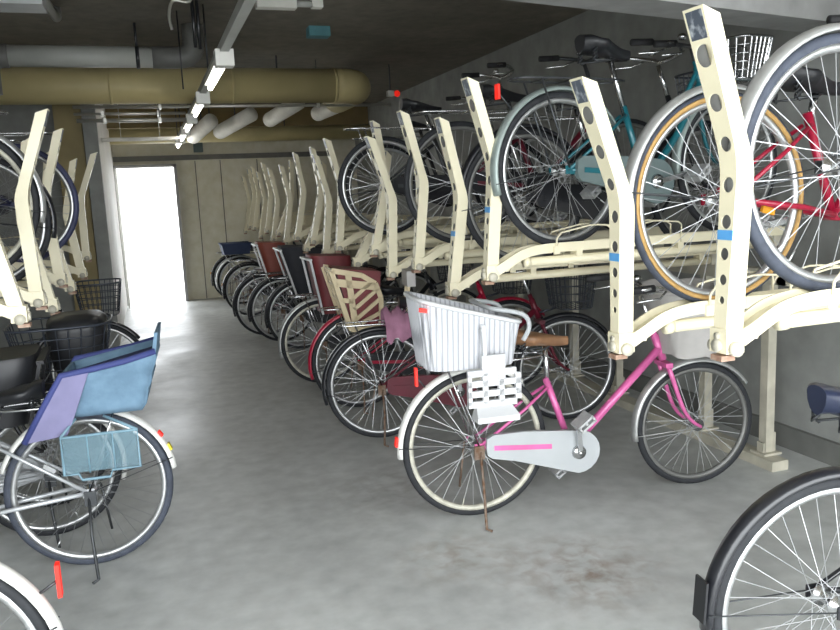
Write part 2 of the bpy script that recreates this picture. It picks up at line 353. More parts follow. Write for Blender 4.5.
# ------------------------------------------------------------------ bicycle
def bike(label, loc, heading, z=0, wr=.33, wf=.33, wb=1.10, frame='step', fm=m_silver, fend=m_grey_fender, fend2=None, tyre=m_tyre, wall=None, rim=m_rim,
         case=m_black, saddle=m_blackvinyl, seat_x=.26, seat_z=.80, bar_z=1.0, bar_w=.45, grips=m_blackgrip, basket=None, carrier=m_chrome, child=None, stand=True,
         steer=0, refl=False, guard=None, lean=0., group=None, rear_fender=(28, 196), spoke_refl=None, lamp=True, mudflap=False, crank_deg=95, front_rim=None, bar=True, bar_m=m_chrome):
    b = thing('bicycle', label, 'bicycle', (loc[0], loc[1], z), heading, group)
    b.rotation_euler.x = lean
    if fend2 is None: fend2 = fend
    BB = V((.46, 0, .265)); ST = V((.34, 0, .60)); HB = V((wb - .17, 0, wf + .33)); HT = V((wb - .215, 0, wf + .45)); RA = V((0, 0, wr)); FA = V((wb, 0, wf))
    S = M4.Translation(HB) @ M4.Rotation(steer, 4, (HT - HB).normalized()) @ M4.Translation(-HB)
    # wheels
    add_wheel(b, 'rear_wheel', wr, 0, 0, tyre, wall, rim, spoke_refl)
    fwl = S @ FA
    w = add_wheel(b, 'front_wheel', wf, wb, steer, tyre, wall, front_rim or rim); w.location = fwl
    # frame
    f = MB()
    f.tube([HB, HT], .019, 10)
    f.tube([BB + V((0, -.035, 0)), BB + V((0, .035, 0))], .021, 10)
    f.tube([ST, BB], .0155, 10)
    for s in (-1, 1):
        f.tube([BB + V((-.02, s * .03, 0)), V((.30, s * .045, wr * .45 + BB.z * .55)), RA + V((.01, s * .058, 0))], .0095, 8)
        f.tube([ST + V((0, s * .018, -.04)), V((ST.x - .12, s * .045, ST.z - .12)), RA + V((.005, s * .058, .005))], .0075, 8)
        f.box(RA + V((0, s * .060, 0)), (.045, .005, .035))
    hm = HB.lerp(HT, .45)
    if frame == 'step':
        f.tube([hm, BB + V((.015, 0, .01))], .019, 10)
    elif frame == 'loop':
        f.tube(smooth_path([hm, hm.lerp(BB, .35) + V((.0, 0, -.05)), hm.lerp(BB, .75) + V((0, 0, -.03)), BB], 4), .017, 10)
        f.tube(smooth_path([HT.lerp(HB, .1), V((wb * .66, 0, .58)), V((.46, 0, .44)), BB.lerp(ST, .35)], 4), .012, 8)
    else:
        f.tube([HB.lerp(HT, .25), BB], .018, 10); f.tube([HT.lerp(HB, .15), ST + V((.02, 0, -.03))], .0155, 10)
    f.build('frame', fm, b)
    # fork
    k = MB()
    k.tube([HT + (HT - HB).normalized() * .03, HB], .014, 8)
    k.box(HB + V((.004, 0, -.02)), (.035, .115, .022))
    for s in (-1, 1):
        k.tube(bez([HB + V((.002, s * .045, -.02)), HB.lerp(FA, .5) + V((-.02, s * .052, -.02)), FA + V((-.10, s * .056, .05)), FA + V((0, s * .058, 0))], 8), [.0125 - .0006 * i for i in range(9)], 8)
    k.xf(S).build('fork', fm, b)
    # fenders
    if fend:
        q = fender_mb(wr, 0, rear_fender[0], rear_fender[1]); fr_ = q.build('rear_fender', fend, b)
        ea = R(rear_fender[1] - 8); e = V(((wr + .02) * math.cos(ea), 0, wr + (wr + .02) * math.sin(ea)))
        st_ = MB()
        for s in (-1, 1): st_.tube([e + V((0, s * .026, 0)), RA + V((0, s * .062, 0))], .0022, 5)
        st_.build('fender_stay', m_darkmetal, fr_)
        if mudflap:
            MB().prism([(e.x - .006, e.z + .09), (e.x + .0, e.z + .09), (e.x - .008, e.z - .02), (e.x - .014, e.z - .02)], -.026, .026).build('mud_flap', m_blackvinyl, fr_)
        for (an, ro, rm, hh) in refl or ():
            an = R(an); rr = wr + ro; c = V((rr * math.cos(an), 0, wr + rr * math.sin(an)))
            u = V((math.cos(an), 0, math.sin(an)))
            k_ = MB().bar(c - V((0, 0, hh / 2)), c + V((0, 0, hh / 2)), .010, .026, (0, 1, 0)) if ro > .04 else MB().bar(c - V((-u.z, 0, u.x)) * hh / 2, c + V((-u.z, 0, u.x)) * hh / 2, .010, .030, (0, 1, 0))
            k_.build('reflector', rm, fr_)
            if ro > .04: MB().tube([c, c - u * (ro - .022) + V((0, 0, 0))], .004, 5).build('reflector_stem', m_darkmetal, fr_)
    if fend2:
        q = fender_mb(wf, wb, 35, 190); q.xf(S)
        for s in (-1, 1): q.tube([S @ V((wb - (wf + .02), s * .026, wf - .03)), S @ (FA + V((0, s * .060, 0)))], .0022, 5)
        q.build('front_fender', fend2, b)
    # saddle
    sp = V((seat_x, 0, seat_z))
    MB().tube([ST + V((.01, 0, -.04)), sp + V((.03, 0, -.04))], .0125, 10).build('seat_post', m_chrome, b)
    sd = saddle_mb().xf(M4.Translation(sp)).build('saddle', saddle, b)
    spg = MB()
    for s in (-1, 1):
        spg.tube([sp + V((-.09, s * .05, -.055 + .016 * (j % 2))) + V((.012 * math.cos(j * 1.6), .012 * math.sin(j * 1.6), .004 * j - .012)) for j in range(14)], .004, 5)
        spg.tube([sp + V((-.09, s * .05, -.06)), sp + V((.03, s * .012, -.05)), sp + V((.10, 0, -.02))], .004, 5)
    spg.build('saddle_spring', m_darkmetal, sd)
    # stem and bar
    if bar:
        top = HT + (HT - HB).normalized() * max(.03, (bar_z - .03 - HT.z)); top.z = min(top.z, bar_z)
        h = MB().tube([HT, top], .0115, 8)
        hw = bar_w / 2
        h.tube(smooth_path([(top.x - .16, -hw, bar_z + .02), (top.x - .05, -hw * .98, bar_z + .025), (top.x + .045, -hw * .55, bar_z), (top.x + .02, 0, bar_z - .025), (top.x + .045, hw * .55, bar_z), (top.x - .05, hw * .98, bar_z + .025), (top.x - .16, hw, bar_z + .02)], 5), .011, 8)
        hb = h.xf(S).build('handlebar', bar_m, b)
        for s in (-1, 1):
            MB().tube([(top.x - .17, s * hw, bar_z + .02), (top.x - .05, s * hw * .98, bar_z + .026)], .0165, 10).xf(S).build('grip', grips, hb)
            MB().tube([(top.x + .03, s * hw * .78, bar_z + .0), (top.x - .02, s * hw * .98, bar_z - .02), (top.x - .13, s * hw * .99, bar_z - .03)], .005, 6).xf(S).build('brake_lever', m_chrome, hb)
        bl = MB().ball((top.x + .02, .08, bar_z + .03), (.022, .022, .016)).xf(S).build('bell', m_chrome, hb)
    # drive train
    if case:
        n = 10; cc = [(BB.x + .105 * math.cos(a), BB.z + .10 * math.sin(a)) for a in [PI / 2 - PI * i / n for i in range(n + 1)]]
        cc += [(.16, wr - .075), (.05, wr - .05), (.03, wr - .035), (.025, wr), (.03, wr + .04), (.06, wr + .055), (.20, wr + .055)]
        ch = MB().prism(cc, -.082, -.060)
        slot = []
        co = ch.build('chain_case', case, b)
        MB().prism([(.06, wr + .008), (BB.x - .13, (BB.z + wr) / 2 + .018), (BB.x - .13, (BB.z + wr) / 2 - .004), (.06, wr - .014)], -.0845, -.0815).build('slot', fm, co)
        MB().lathe([(0, -.096), (.030, -.096), (.034, -.080), (0, -.080)], 16, BB * 1, closed=False).build('chain_ring', m_chrome, co)
    ck = MB()
    ca = R(crank_deg) if not z else R(10)
    d = V((math.cos(ca), 0, math.sin(ca))) * .165
    ck.bar(BB + V((0, -.10, 0)), BB + V((0, -.108, 0)) + d, .022, .013, (0, 1, 0)); ck.bar(BB + V((0, .10, 0)), BB + V((0, .108, 0)) - d, .022, .013, (0, 1, 0))
    ck.tube([BB + V((0, -.11, 0)), BB + V((0, .11, 0))], .012, 8)
    cr = ck.build('crank', m_chrome, b)
    for s in (-1, 1):
        c = BB + V((0, s * .165, 0)) + d * (-s)
        p = MB().box(c + V((0, 0, .012)), (.085, .085, .010)).box(c - V((0, 0, .012)), (.085, .085, .010)).box(c + V((.038, 0, 0)), (.009, .085, .03)).box(c - V((.038, 0, 0)), (.009, .085, .03)).tube([c - V((0, s * .06, 0)), c + V((0, s * .04, 0))], .008, 6)
        p.xf(M4.Translation(c) @ M4.Rotation(R(-38), 4, 'Y') @ M4.Translation(-c)); p.build('pedal', m_pedal, b)
    # stand
    if stand:
        s = -1 if stand is True else stand
        sb = MB().tube([RA + V((0, s * .068, -.01)), V((.00, s * .10, wr * .5)), V((-.02, s * .185, .012)), V((.0, s * .20, .006))], .0065, 7)
        sb.tube([RA + V((-.03, -s * .068, 0)), V((-.05, -s * .11, .10))], .0055, 6)
        sb.box(RA + V((-.005, s * .068, -.02)), (.045, .014, .06))
        sb.build('kickstand', m_rust if stand is True else m_darkmetal, b)
    # carrier
    cz = wr * 2 + .045
    if carrier:
        c = MB()
        for s in (-1, 1):
            c.tube(smooth_path([(ST.x - .02, s * .03, cz + .0), (.22, s * .065, cz), (0, s * .07, cz), (-.20, s * .06, cz), (-.24, s * .03, cz)], 3), .005, 6)
            c.tube([(-.14, s * .066, cz), RA + V((-.005, s * .066, .01))], .0045, 6)
        for x in (.18, .04, -.10): c.tube([(x, -.068, cz), (x, .068, cz)], .004, 6)
        c.tube([(-.24, -.03, cz), (-.245, 0, cz), (-.24, .03, cz)], .005, 6)
        c.build('rear_carrier', carrier, b)
    # lamp
    if lamp:
        l = MB().lathe([(0, -.035), (.02, -.03), (.03, .0), (.032, .045), (0, .048)], 14, closed=False)
        l.xf(M4.Translation((wb - .06, -.075, wf + .18)) @ M4.Rotation(-PI / 2, 4, 'Z')).xf(S)
        l.build('lamp', m_darkmetal, b)
    if guard:
        # skirt guard over the upper half of the rear wheel
        g = MB(); ro = wr + .0
        pts = [(.05 * math.cos(a), wr + .05 * math.sin(a)) for a in (R(160), R(90), R(20))]
        arc = [(ro * math.cos(R(a)), wr + ro * math.sin(R(a))) for a in range(15, 156, 10)]
        for s in (-1, 1): g.prism(pts[::-1][::-1] + arc, s * .050, s * .053)
        g.build('skirt_guard', guard, b)
    bx = wb + .02; zb = wf * 2 + .06
    if basket: basket(b, bx, zb, S)
    if child: child(b, cz)
    return b

# baskets ---------------------------------------------------------------
def tub_rings(x0, x1, hw, z0, z1, flare=.82, n=72, rib=0., tilt=0., levels=6, pw=4.):
    rings = []
    for l in range(levels + 1):
        t = l / levels; k = flare + (1 - flare) * t; ring = []
        for i in range(n):
            a = 2 * PI * i / n; ca, sa = math.cos(a), math.sin(a)
            e = (abs(ca) ** pw + abs(sa) ** pw) ** (-1 / pw)
            rr = 1 + rib * (1 if i % 4 < 2 else -1)
            x = (x0 + x1) / 2 + (x1 - x0) / 2 * e * ca * k * rr
            ring.append(V((x, hw * e * sa * k * rr, z0 + (z1 - z0 + tilt * (x - (x0 + x1) / 2)) * t)))
        rings.append(ring)
    return rings
def wire_basket(m, L=.27, hw=.19, h=.24, fill=None):
    def f(b, x, z, S):
        q = MB(); x0 = x - .12; x1 = x0 + L
        rg = tub_rings(x0, x1, hw, z, z + h, .78, 28, levels=5)
        for l in range(6): q.tube(rg[l], .003 if l < 5 else .006, 5, closed=True)
        for i in range(28): q.tube([rg[0][i], rg[5][i]], .0028, 4, caps=False)
        for i in range(1, 7): q.tube([(x0 + L * .11 + L * .78 * i / 7, -hw * .74, z), (x0 + L * .11 + L * .78 * i / 7, hw * .74, z)], .0028, 4)
        q.tube([(x0 + .04, 0, z - .002), (x - .19, 0, z - .03)], .008, 6)
        o = q.xf(S).build('basket', m, b)
        if fill: fill(o, x0, x1, hw, z, h, S)
    return f
def cloth_basket(m, trim, L=.36, hw=.22, h=.27, dx=-.16):
    def f(b, x, z, S):
        x0 = x + dx; rg = tub_rings(x0, x0 + L, hw, z, z + h, .66, 40, levels=5, pw=3)
        for l, r_ in enumerate(rg):
            for i, p in enumerate(r_): p.x += .006 * math.sin(i * 1.7 + l); p.z += .006 * math.sin(i * .9 + l * 2)
        q = MB().loft(rg, caps=False); q.add(rg[0], [tuple(range(40))], False)
        inner = [[V((p.x * .97 + (x0 + L / 2) * .03, p.y * .96, p.z + .004)) for p in r_] for r_ in rg]
        q.loft(inner, caps=False)
        o = q.xf(S).build('basket', m, b)
        MB().tube(rg[-1], .010, 6, closed=True).xf(S).build('basket_rim', trim, o)
    return f

# child seats --------------------------------------------------------------
def white_tub(b, cz):
    rg = tub_rings(-.265, .18, .185, cz + .0, cz + .24, .86, 160, rib=.010, tilt=-.28, levels=8, pw=5)
    q = MB().loft(rg, caps=False, smooth=False); q.add(rg[0], [tuple(range(160))], False)
    inner = [[V((-.042 + (p.x + .042) * .94, p.y * .93, p.z + .006)) for p in r_] for r_ in rg]
    q.loft(inner, caps=False)
    o = q.build('child_seat', m_wicker, b)
    top = [V((-.02 + (p.x + .02) * 1.0, p.y * 1.0, p.z)) for p in rg[-1]][::4]
    MB().tube(top, .010, 6, closed=True).build('seat_rim', m_white, o)
    MB().box((-.255, -.165, cz + .265), (.03, .02, .016), M4.Rotation(R(10), 3, 'Y')).build('sticker', m_red_glow, o)
    # grab bar
    MB().tube(smooth_path([(.18, -.15, cz + .10), (.205, -.16, cz + .16), (.175, -.16, cz + .215), (.05, -.14, cz + .245), (.03, 0, cz + .25), (.05, .14, cz + .245), (.175, .16, cz + .215), (.205, .16, cz + .16)], 4), .0105, 8).build('grab_bar', m_chaincase, o)
    # leg support with slotted foot guard and plate
    s = MB().bar((-.015, -.20, cz + .19), (-.01, -.205, cz - .02), .014, .026, (0, 1, 0)); s.tube([(-.015, -.212, cz + .17), (-.015, -.185, cz + .17)], .010, 8)
    s.box((.02, -.215, cz + .01), (.10, .02, .11))
    s.build('leg_support', m_white, o)
    x0, x1, z0, z1 = -.095, .135, cz - .135, cz - .005
    g = MB(); y = -.225; t = .012
    zs = [z0 + (z1 - z0) * i / 3 for i in range(4)]
    for i, zz in enumerate(zs):
        g.bar((x0, y, zz), (x1 - (.02 if i in (0, 3) else 0), y, zz), .018, .026, (0, 0, 1))
    for xx, w in ((x0 + .008, .016), (x0 + .075, .022), (x0 + .145, .022), (x1 - .012, .024)): g.box((xx, y, (z0 + z1) / 2), (w, .018, z1 - z0 - (.02 if xx > x1 - .02 else 0)))
    g.build('foot_guard', m_white, o)
    MB().hexa([(-.075, -.29, z0 - .065), (.105, -.29, z0 - .065), (.105, -.20, z0 - .065), (-.075, -.20, z0 - .065)], [(-.075, -.29, z0 - .042), (.105, -.29, z0 - .042), (.085, -.20, z0 + .005), (-.055, -.20, z0 + .005)]).build('foot_plate', m_white, o)
def slotted_seat(b, cz):
    # cream moulded child seat: slotted sides and back, vinyl cushion inside
    z0, z1 = cz - .13, cz + .29; q = MB(); U = (0, 1, 0); T = .014
    for s in (-1, 1):
        y = s * .165
        out = [(-.0, z0), (.23, z0), (.235, z0 + .20), (.20, z0 + .295), (.10, z0 + .355), (-.12, z1 - .02)]
        for i in range(6):
            a, c = out[i], out[(i + 1) % 6]; w = .034 if i else .03
            q.bar((a[0], y, a[1]), (c[0], y, c[1]), w, T, U)
        q.bar((.035, y, z0), (.0, y, z0 + .37), .045, T, U); q.bar((-.09, y, z0 + .32), (.20, y, z0 + .275), .05, T, U)
        q.bar((-.05, y, z0 + .20), (.03, y, z0 + .19), .03, T, U)
        for k, (za, zb) in enumerate(((.02, .10), (.06, .19), (.135, .265), (.21, .30))):
            q.bar((.03, y, z0 + za), (.225 if k < 3 else .16, y, z0 + zb), .026, T, U)
    for zc in (z0 + .01, z0 + .11, z0 + .21, z0 + .31, z1 - .03):
        x = -.0 - .12 * (zc - z0) / .42; q.box((x, 0, zc), (.014, .34, .032))
    for yy in (-.155, -.06, .06, .155): q.bar((-.0, yy, z0), (-.12, yy, z1 - .02), .014, .03, (0, 1, 0))
    o = q.build('child_seat', m_creamplastic, b)
    MB().hexa([(.02, -.145, z0 + .01), (.21, -.145, z0 + .01), (.21, .145, z0 + .01), (.02, .145, z0 + .01)], [(-.085, -.145, z1 - .01), (.25, -.145, z1 - .05), (.25, .145, z1 - .05), (-.085, .145, z1 - .01)]).build('cushion', m_maroon_cloth, o)
    o.location.x = -.075; o.scale.x = .9
def cover_seat(m, edge, x0=-.2, x1=.2, hw=.20, dz=.0, h=.42, back=.12, ew=.035):
    def f(b, cz):
        z0 = cz - .14 + dz; z1 = z0 + h
        rings = []
        for t in (0, .3, .7, .95, 1.):
            sh = back * t; k = .97 if t == 1. else 1
            xa, xb = x0 + back - sh, x1 + .02 * t
            ring = []
            for i in range(24):
                a = 2 * PI * i / 24; ca, sa = math.cos(a), math.sin(a); e = (abs(ca) ** 6 + abs(sa) ** 6) ** (-1 / 6)
                ring.append(V(((xa + xb) / 2 + (xb - xa) / 2 * e * ca * k, hw * e * sa * k, z0 + h * t - (.05 * h * (ca * .5 + .5)) * t)))
            rings.append(ring)
        o = MB().loft(rings).build('child_seat', m, b)
        q = MB()
        for s in (-1, 1): q.bar((x0 + back - .008, s * (hw - .01), z0 + .0), (x0 - .010, s * (hw - .01), z1 - .03), .014, ew, (0, 1, 0))
        q.bar((x0 - .012, -hw, z1 - .03), (x0 - .012, hw, z1 - .03), .03, .014, (0, 0, 1))
        q.build('seat_edge', edge, o)
    return f
def denim_seat(b, cz):
    # rear child seat in a light blue quilted bag, lavender flap falling forward
    z0, z1 = cz - .03, cz + .20
    q = MB()
    bot = [(-.24, -.16, z0), (-.24, .16, z0), (.02, .16, z0), (.02, -.16, z0)]
    top = [(-.31, -.18, z1), (-.31, .18, z1), (.05, .19, z1 - .07), (.05, -.19, z1 - .07)]
    def wall_(i, j, t=.014):
        a, c, d, e = V(bot[i]), V(bot[j]), V(top[j]), V(top[i]); cen = V((-.12, 0, (z0 + z1) / 2))
        n = (c - a).cross(e - a).normalized()
        if n.dot(cen - a) < 0: n = -n
        N = 8; vs = []
        for off in (0, t):
            for v in range(N + 1):
                for u in range(N + 1):
                    p = a.lerp(c, u / N).lerp(e.lerp(d, u / N), v / N)
                    bul = .012 * abs(math.sin(v / N * PI * 3)) if off == 0 else 0
                    vs.append(p + n * (off - bul))
        W = N + 1; fs = []
        for o in (0, W * W):
            fs += [(o + v * W + u, o + v * W + u + 1, o + (v + 1) * W + u + 1, o + (v + 1) * W + u) for v in range(N) for u in range(N)]
        rim_ = [u for u in range(W)] + [v * W + N for v in range(1, W)] + [N * W + u for u in range(N - 1, -1, -1)] + [v * W for v in range(N - 1, 0, -1)]
        k = len(rim_); fs += [(rim_[i2], rim_[(i2 + 1) % k], W * W + rim_[(i2 + 1) % k], W * W + rim_[i2]) for i2 in range(k)]
        q.add(vs, fs, True)
    wall_(0, 1); wall_(1, 2); wall_(3, 0); wall_(2, 3)
    q.box((-.11, 0, z0 + .01), (.26, .32, .02))
    # tall back panel
    q.hexa([(-.31, -.185, z1 - .02), (-.31, .185, z1 - .02), (-.295, .185, z1 - .02), (-.295, -.185, z1 - .02)], [(-.325, -.17, z1 + .07), (-.325, .17, z1 + .07), (-.312, .17, z1 + .07), (-.312, -.17, z1 + .07)])
    o = q.build('child_seat', m_denim, b)
    MB().hexa([(-.22, -.14, z0 + .03), (-.22, .14, z0 + .03), (.0, .14, z0 + .03), (.0, -.14, z0 + .03)], [(-.28, -.16, z1 - .03), (-.28, .16, z1 - .03), (.03, .165, z1 - .10), (.03, -.165, z1 - .10)]).build('lining', m_denimdark, o)
    for s in (-1, 1):
        y = s * .197
        MB().prism([(-.07, z1 - .045), (.03, z1 - .06), (.10, z0 + .06), (.175, z0 - .07), (.03, z0 - .055), (-.0, z0 + .01)], y - .008, y + .008).build('leg_flap', m_lavender, o)
        MB().tube([(-.31, s * .18, z1), (-.20, s * .19, z1 - .025), (-.09, y, z1 - .042), (.03, y, z1 - .057), (.10, y, z0 + .063), (.18, y, z0 - .07)], .013, 7).build('piping', m_bluetrim, o)
    g = MB()
    y = .235; x0, x1, ga, gb = -.22, .05, z0 - .20, z0 - .055
    g.tube([(x0, y, gb), (x1, y, gb), (x1, y, ga), (.0, y, ga), (-.01, y, ga - .025), (-.11, y, ga - .025), (-.12, y, ga), (x0, y, ga)], .006, 6, closed=True)
    for i in (1, 2): g.tube([(x0 + .09 * i, y, ga), (x0 + .09 * i, y, gb)], .0035, 5)
    g.tube([(x0, y, gb), (-.10, .18, z0)], .006, 6); g.tube([(x1, y, gb), (.0, .18, z0)], .006, 6)
    gg = g.build('foot_guard', m_bluewire, o)
    MB().box(((x0 + x1) / 2, y, (ga + gb) / 2), (x1 - x0 - .01, .003, gb - ga - .01)).build('foot_guard_net', m_bluenet, gg)
def blanket(b, cz):
    rg = []
    for i in range(13):
        a = PI * i / 12; r_ = []
        for j in range(12):
            x = .03 + .26 * j / 11; w = .13 + .02 * math.sin(j * 1.3 + i)
            r_.append(V((x, -w * math.cos(a), cz - .01 + .085 * math.sin(a) * (1 + .25 * math.sin(j * 2.1)) - .07 * (1 - math.sin(a)) * (1 + .3 * math.sin(j * 1.9)))))
        rg.append(r_)
    vs = [p for r_ in rg for p in r_] + [p * 1 - V((0, 0, .012)) for r_ in rg for p in r_]; n = 12; q = MB(); o_ = 13 * 12
    fs = [(i * n + j, i * n + j + 1, (i + 1) * n + j + 1, (i + 1) * n + j) for i in range(12) for j in range(11)]
    q.add(vs, fs + [tuple(o_ + k for k in f) for f in fs])
    q.build('blanket', m_mauve, b)
    q = MB()
    for s in (-1, 1): q.bar((.17, s * .045, cz + .06), (.19, s * .05, cz + .24), .014, .014)
    o = q.build('seat_back', m_creamplastic, b)
    MB().box((.195, 0, cz + .255), (.05, .20, .09)).build('pad', m_greycloth, o)
def crate(b, cz):
    o = MB()
    o.hexa([(-.22, -.15, cz + .005), (.12, -.15, cz + .005), (.12, .15, cz + .005), (-.22, .15, cz + .005)], [(-.25, -.17, cz + .15), (.15, -.17, cz + .15), (.15, .17, cz + .15), (-.25, .17, cz + .15)])
    o.tube([(-.25, -.17, cz + .15), (.15, -.17, cz + .15), (.15, .17, cz + .15), (-.25, .17, cz + .15)], .012, 6, closed=True)
    o.build('rear_crate', m_blueblock, b)
def black_bag(o, x0, x1, hw, z, h, S):
    rings = []; xc = x0 + (x1 - x0) * .66; L = (x1 - x0) * .29
    for t, k in ((0, .74), (.15, .86), (.5, .95), (.85, 1.0), (1., .97), (1.08, .8), (1.12, .4)):
        ring = []
        for i in range(28):
            a = 2 * PI * i / 28; ca, sa = math.cos(a), math.sin(a); e = (abs(ca) ** 4 + abs(sa) ** 4) ** -.25
            ring.append(V((xc + L * k * e * ca * (1 + .03 * math.sin(5 * a + 6 * t)), hw * .9 * k * e * sa, z + .012 + h * t)))
        rings.append(ring)
    MB().loft(rings).xf(S).build('bag', m_blackvinyl, o)

# ------------------------------------------------------------------ two-tier rack trays
def arm_path(s):
    # (outward x, z) along the handle; outward is towards the aisle
    if s < .40: return (-.012 * s / .40, s)
    th = min(1, (s - .40) / .10) * R(19); d = s - .40
    if d <= .10:
        a = d / .10 * R(19) / 2; return (-.012 + d * math.sin(a), .40 + d * math.cos(a))
    a = R(19) / 2; bx, bz = -.012 + .10 * math.sin(a), .40 + .10 * math.cos(a)
    return (bx + (d - .10) * math.sin(R(19)), bz + (d - .10) * math.cos(R(19)))
ARM_L = .812
def make_arm_meshes():
    D = .052; q = MB()
    holes = [(.102, .010), (.153, .0135), (.217, .0155), (.296, .0175), (.386, .019), (.485, .019), (.587, .0225), (.70, .028)]
    hw = lambda s: (.046 + .026 * max(0, s - .1) / .7) / 2                 # the channel widens towards the top
    def P(s, v, depth):
        # v in -1..1 across the face
        x, z = arm_path(s); x2, z2 = arm_path(min(s + .01, ARM_L + .01)); x1, z1 = arm_path(max(s - .01, 0))
        t = V((x2 - x1, 0, z2 - z1)).normalized()
        return V((-(x - t.z * depth), v * hw(s), z - t.x * depth * 1))
    E = [max(.019, r_ + .005) for c, r_ in holes]
    cuts = [0.]
    for (c, r_), e in zip(holes, E): cuts += [c - e, c + e]
    cuts += [ARM_L]
    def strip(a, b, v0, v1, dep0, dep1):
        n = max(1, int((b - a) / .03)); vs = []
        for i in range(n + 1):
            s = a + (b - a) * i / n; vs += [P(s, v0, dep0), P(s, v1, dep1)]
        q.add(vs, [(2 * i, 2 * i + 1, 2 * i + 3, 2 * i + 2) for i in range(n)], False)
    for i in range(0, len(cuts), 2): strip(cuts[i], cuts[i + 1], -1, 1, 0, 0)
    for (c, r_), e in zip(holes, E):
        n = 24; sq = []; ci = []
        for k in range(n):
            a = 2 * PI * (k + .0) / n; ca, sa = math.cos(a), math.sin(a); m = max(abs(ca), abs(sa))
            sq.append(P(c + e * ca / m, sa / m, 0)); ci.append((c + r_ * ca, r_ * sa / hw(c)))
        vs = sq + [P(a, v, 0) for a, v in ci] + [P(a, v, .004) for a, v in ci]
        q.add(vs, [(k, (k + 1) % n, n + (k + 1) % n, n + k) for k in range(n)] + [(n + k, n + (k + 1) % n, 2 * n + (k + 1) % n, 2 * n + k) for k in range(n)], False)
    for w in (-1, 1):
        strip(0, ARM_L, w, w, 0, D); strip(0, ARM_L, w, w * .55, D, D)
    q.add([P(ARM_L, -1, 0), P(ARM_L, 1, 0), P(ARM_L, 1, D), P(ARM_L, -1, D)], [(0, 1, 2, 3)], False)
    me = q.mesh('handle_arm', m_cream)
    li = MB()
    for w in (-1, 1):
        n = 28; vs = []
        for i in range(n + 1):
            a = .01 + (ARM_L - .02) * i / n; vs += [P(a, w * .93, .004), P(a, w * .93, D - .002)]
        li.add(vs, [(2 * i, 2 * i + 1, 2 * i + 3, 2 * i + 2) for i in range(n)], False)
    li = li.mesh('inner_shade', m_arm_shade)  # added strips darken the channel sides seen through the holes, as shade would
    def plate(a, b, v):
        return MB().hexa([P(a, -v, -.0015), P(a, v, -.0015), P(a, v, .001), P(a, -v, .001)], [P(b, -v, -.0015), P(b, v, -.0015), P(b, v, .001), P(b, -v, .001)])
    return me, li, plate(.738, .804, .78).mesh('sticker', m_label), plate(.252, .276, 1.02).mesh('tape', m_bluetape)
A_ARM, A_SHADE, A_LABEL, A_TAPE = make_arm_meshes()
RAIL_L = 1.58
def make_tray_meshes():
    # local: pivot at origin, +x into the bay; rail top at z = .105
    rail = MB()
    pth = smooth_path([(.015, 0, .012), (.06, 0, .035), (.14, 0, .075), (.23, 0, .092), (.34, 0, .095)], 4) + [V((RAIL_L, 0, .095))]
    def sweep(prof):
        vs = []; n = len(prof)
        for i, p in enumerate(pth):
            t = (pth[min(i + 1, len(pth) - 1)] - pth[max(i - 1, 0)]).normalized(); nn = V((-t.z, 0, t.x))
            vs += [p + nn * b + V((0, a, 0)) for a, b in prof]
        fs = [(i * n + j, i * n + (j + 1) % n, (i + 1) * n + (j + 1) % n, (i + 1) * n + j) for i in range(len(pth) - 1) for j in range(n)]
        fs += [tuple(range(n)), tuple((len(pth) - 1) * n + j for j in range(n))]
        rail.add(vs, fs, False)
    sweep([(-.034, .012), (-.034, -.028), (.034, -.028), (.034, .012), (.028, .012), (.028, -.010), (-.028, -.010), (-.028, .012)])
    rail = rail.mesh('wheel_rail', m_cream)
    tb = MB().tube([(.165, 0, .030), (1.5, 0, .030)], .020, 14); 
    tb.lathe([(0, -.004), (.0235, -.004), (.0235, .018), (0, .018)], 14, closed=False, c=(0, 0, 0)) if False else None
    tb.tube([(.160, 0, .030), (.185, 0, .030)], .0235, 14)
    for x in (.42, .95, 1.42): tb.box((x, 0, .055), (.030, .05, .03))
    tb = tb.mesh('slide_tube', m_cream)
    gd = MB()
    for s in (-1, 1):
        for x in (.30, .62):
            gd.tube([(x, s * .037, .07), (x, s * .040, .125), (x + .02, s * .042, .150), (x + .16, s * .046, .175), (x + .20, s * .046, .175), (x + .30, s * .044, .165), (x + .32, s * .040, .15), (x + .32, s * .037, .07)], .004, 6)
            gd.box((x, s * .037, .075), (.028, .008, .035))
    gd = gd.mesh('wheel_guide', m_cream)
    br = MB().box((.0, 0, .0), (.055, .062, .062)).box((.045, 0, .012), (.06, .05, .025))
    br = br.mesh('pivot_bracket', m_cream)
    bo = MB()
    for s in (-1, 1): bo.lathe([(0, s * .046), (.019, s * .046), (.019, s * .030), (0, s * .030)], 14, (-.004, 0, -.018), closed=False)
    bo.tube([(-.034, 0, .012), (-.026, 0, .012)], .010, 8); bo.tube([(-.036, .0, -.012), (-.026, .0, -.012)], .017, 12)
    bo = bo.mesh('bolt', m_cream_dull)
    pd = MB().box((-.012, 0, -.044), (.042, .040, .014)).mesh('stop_pad', m_rubberred)
    rb = {}
    for k, h in (('high', .145), ('low', .060)):
        rb[k] = MB().box((1.52, 0, .067 - h / 2), (.07, .05, h)).mesh('rear_bracket', m_cream_dull)
    return rail, tb, gd, br, bo, pd, rb
T_RAIL, T_TUBE, T_GUIDE, T_BRK, T_BOLT, T_PAD, T_REAR = make_tray_meshes()
ZA, ZB = 1.075, .99
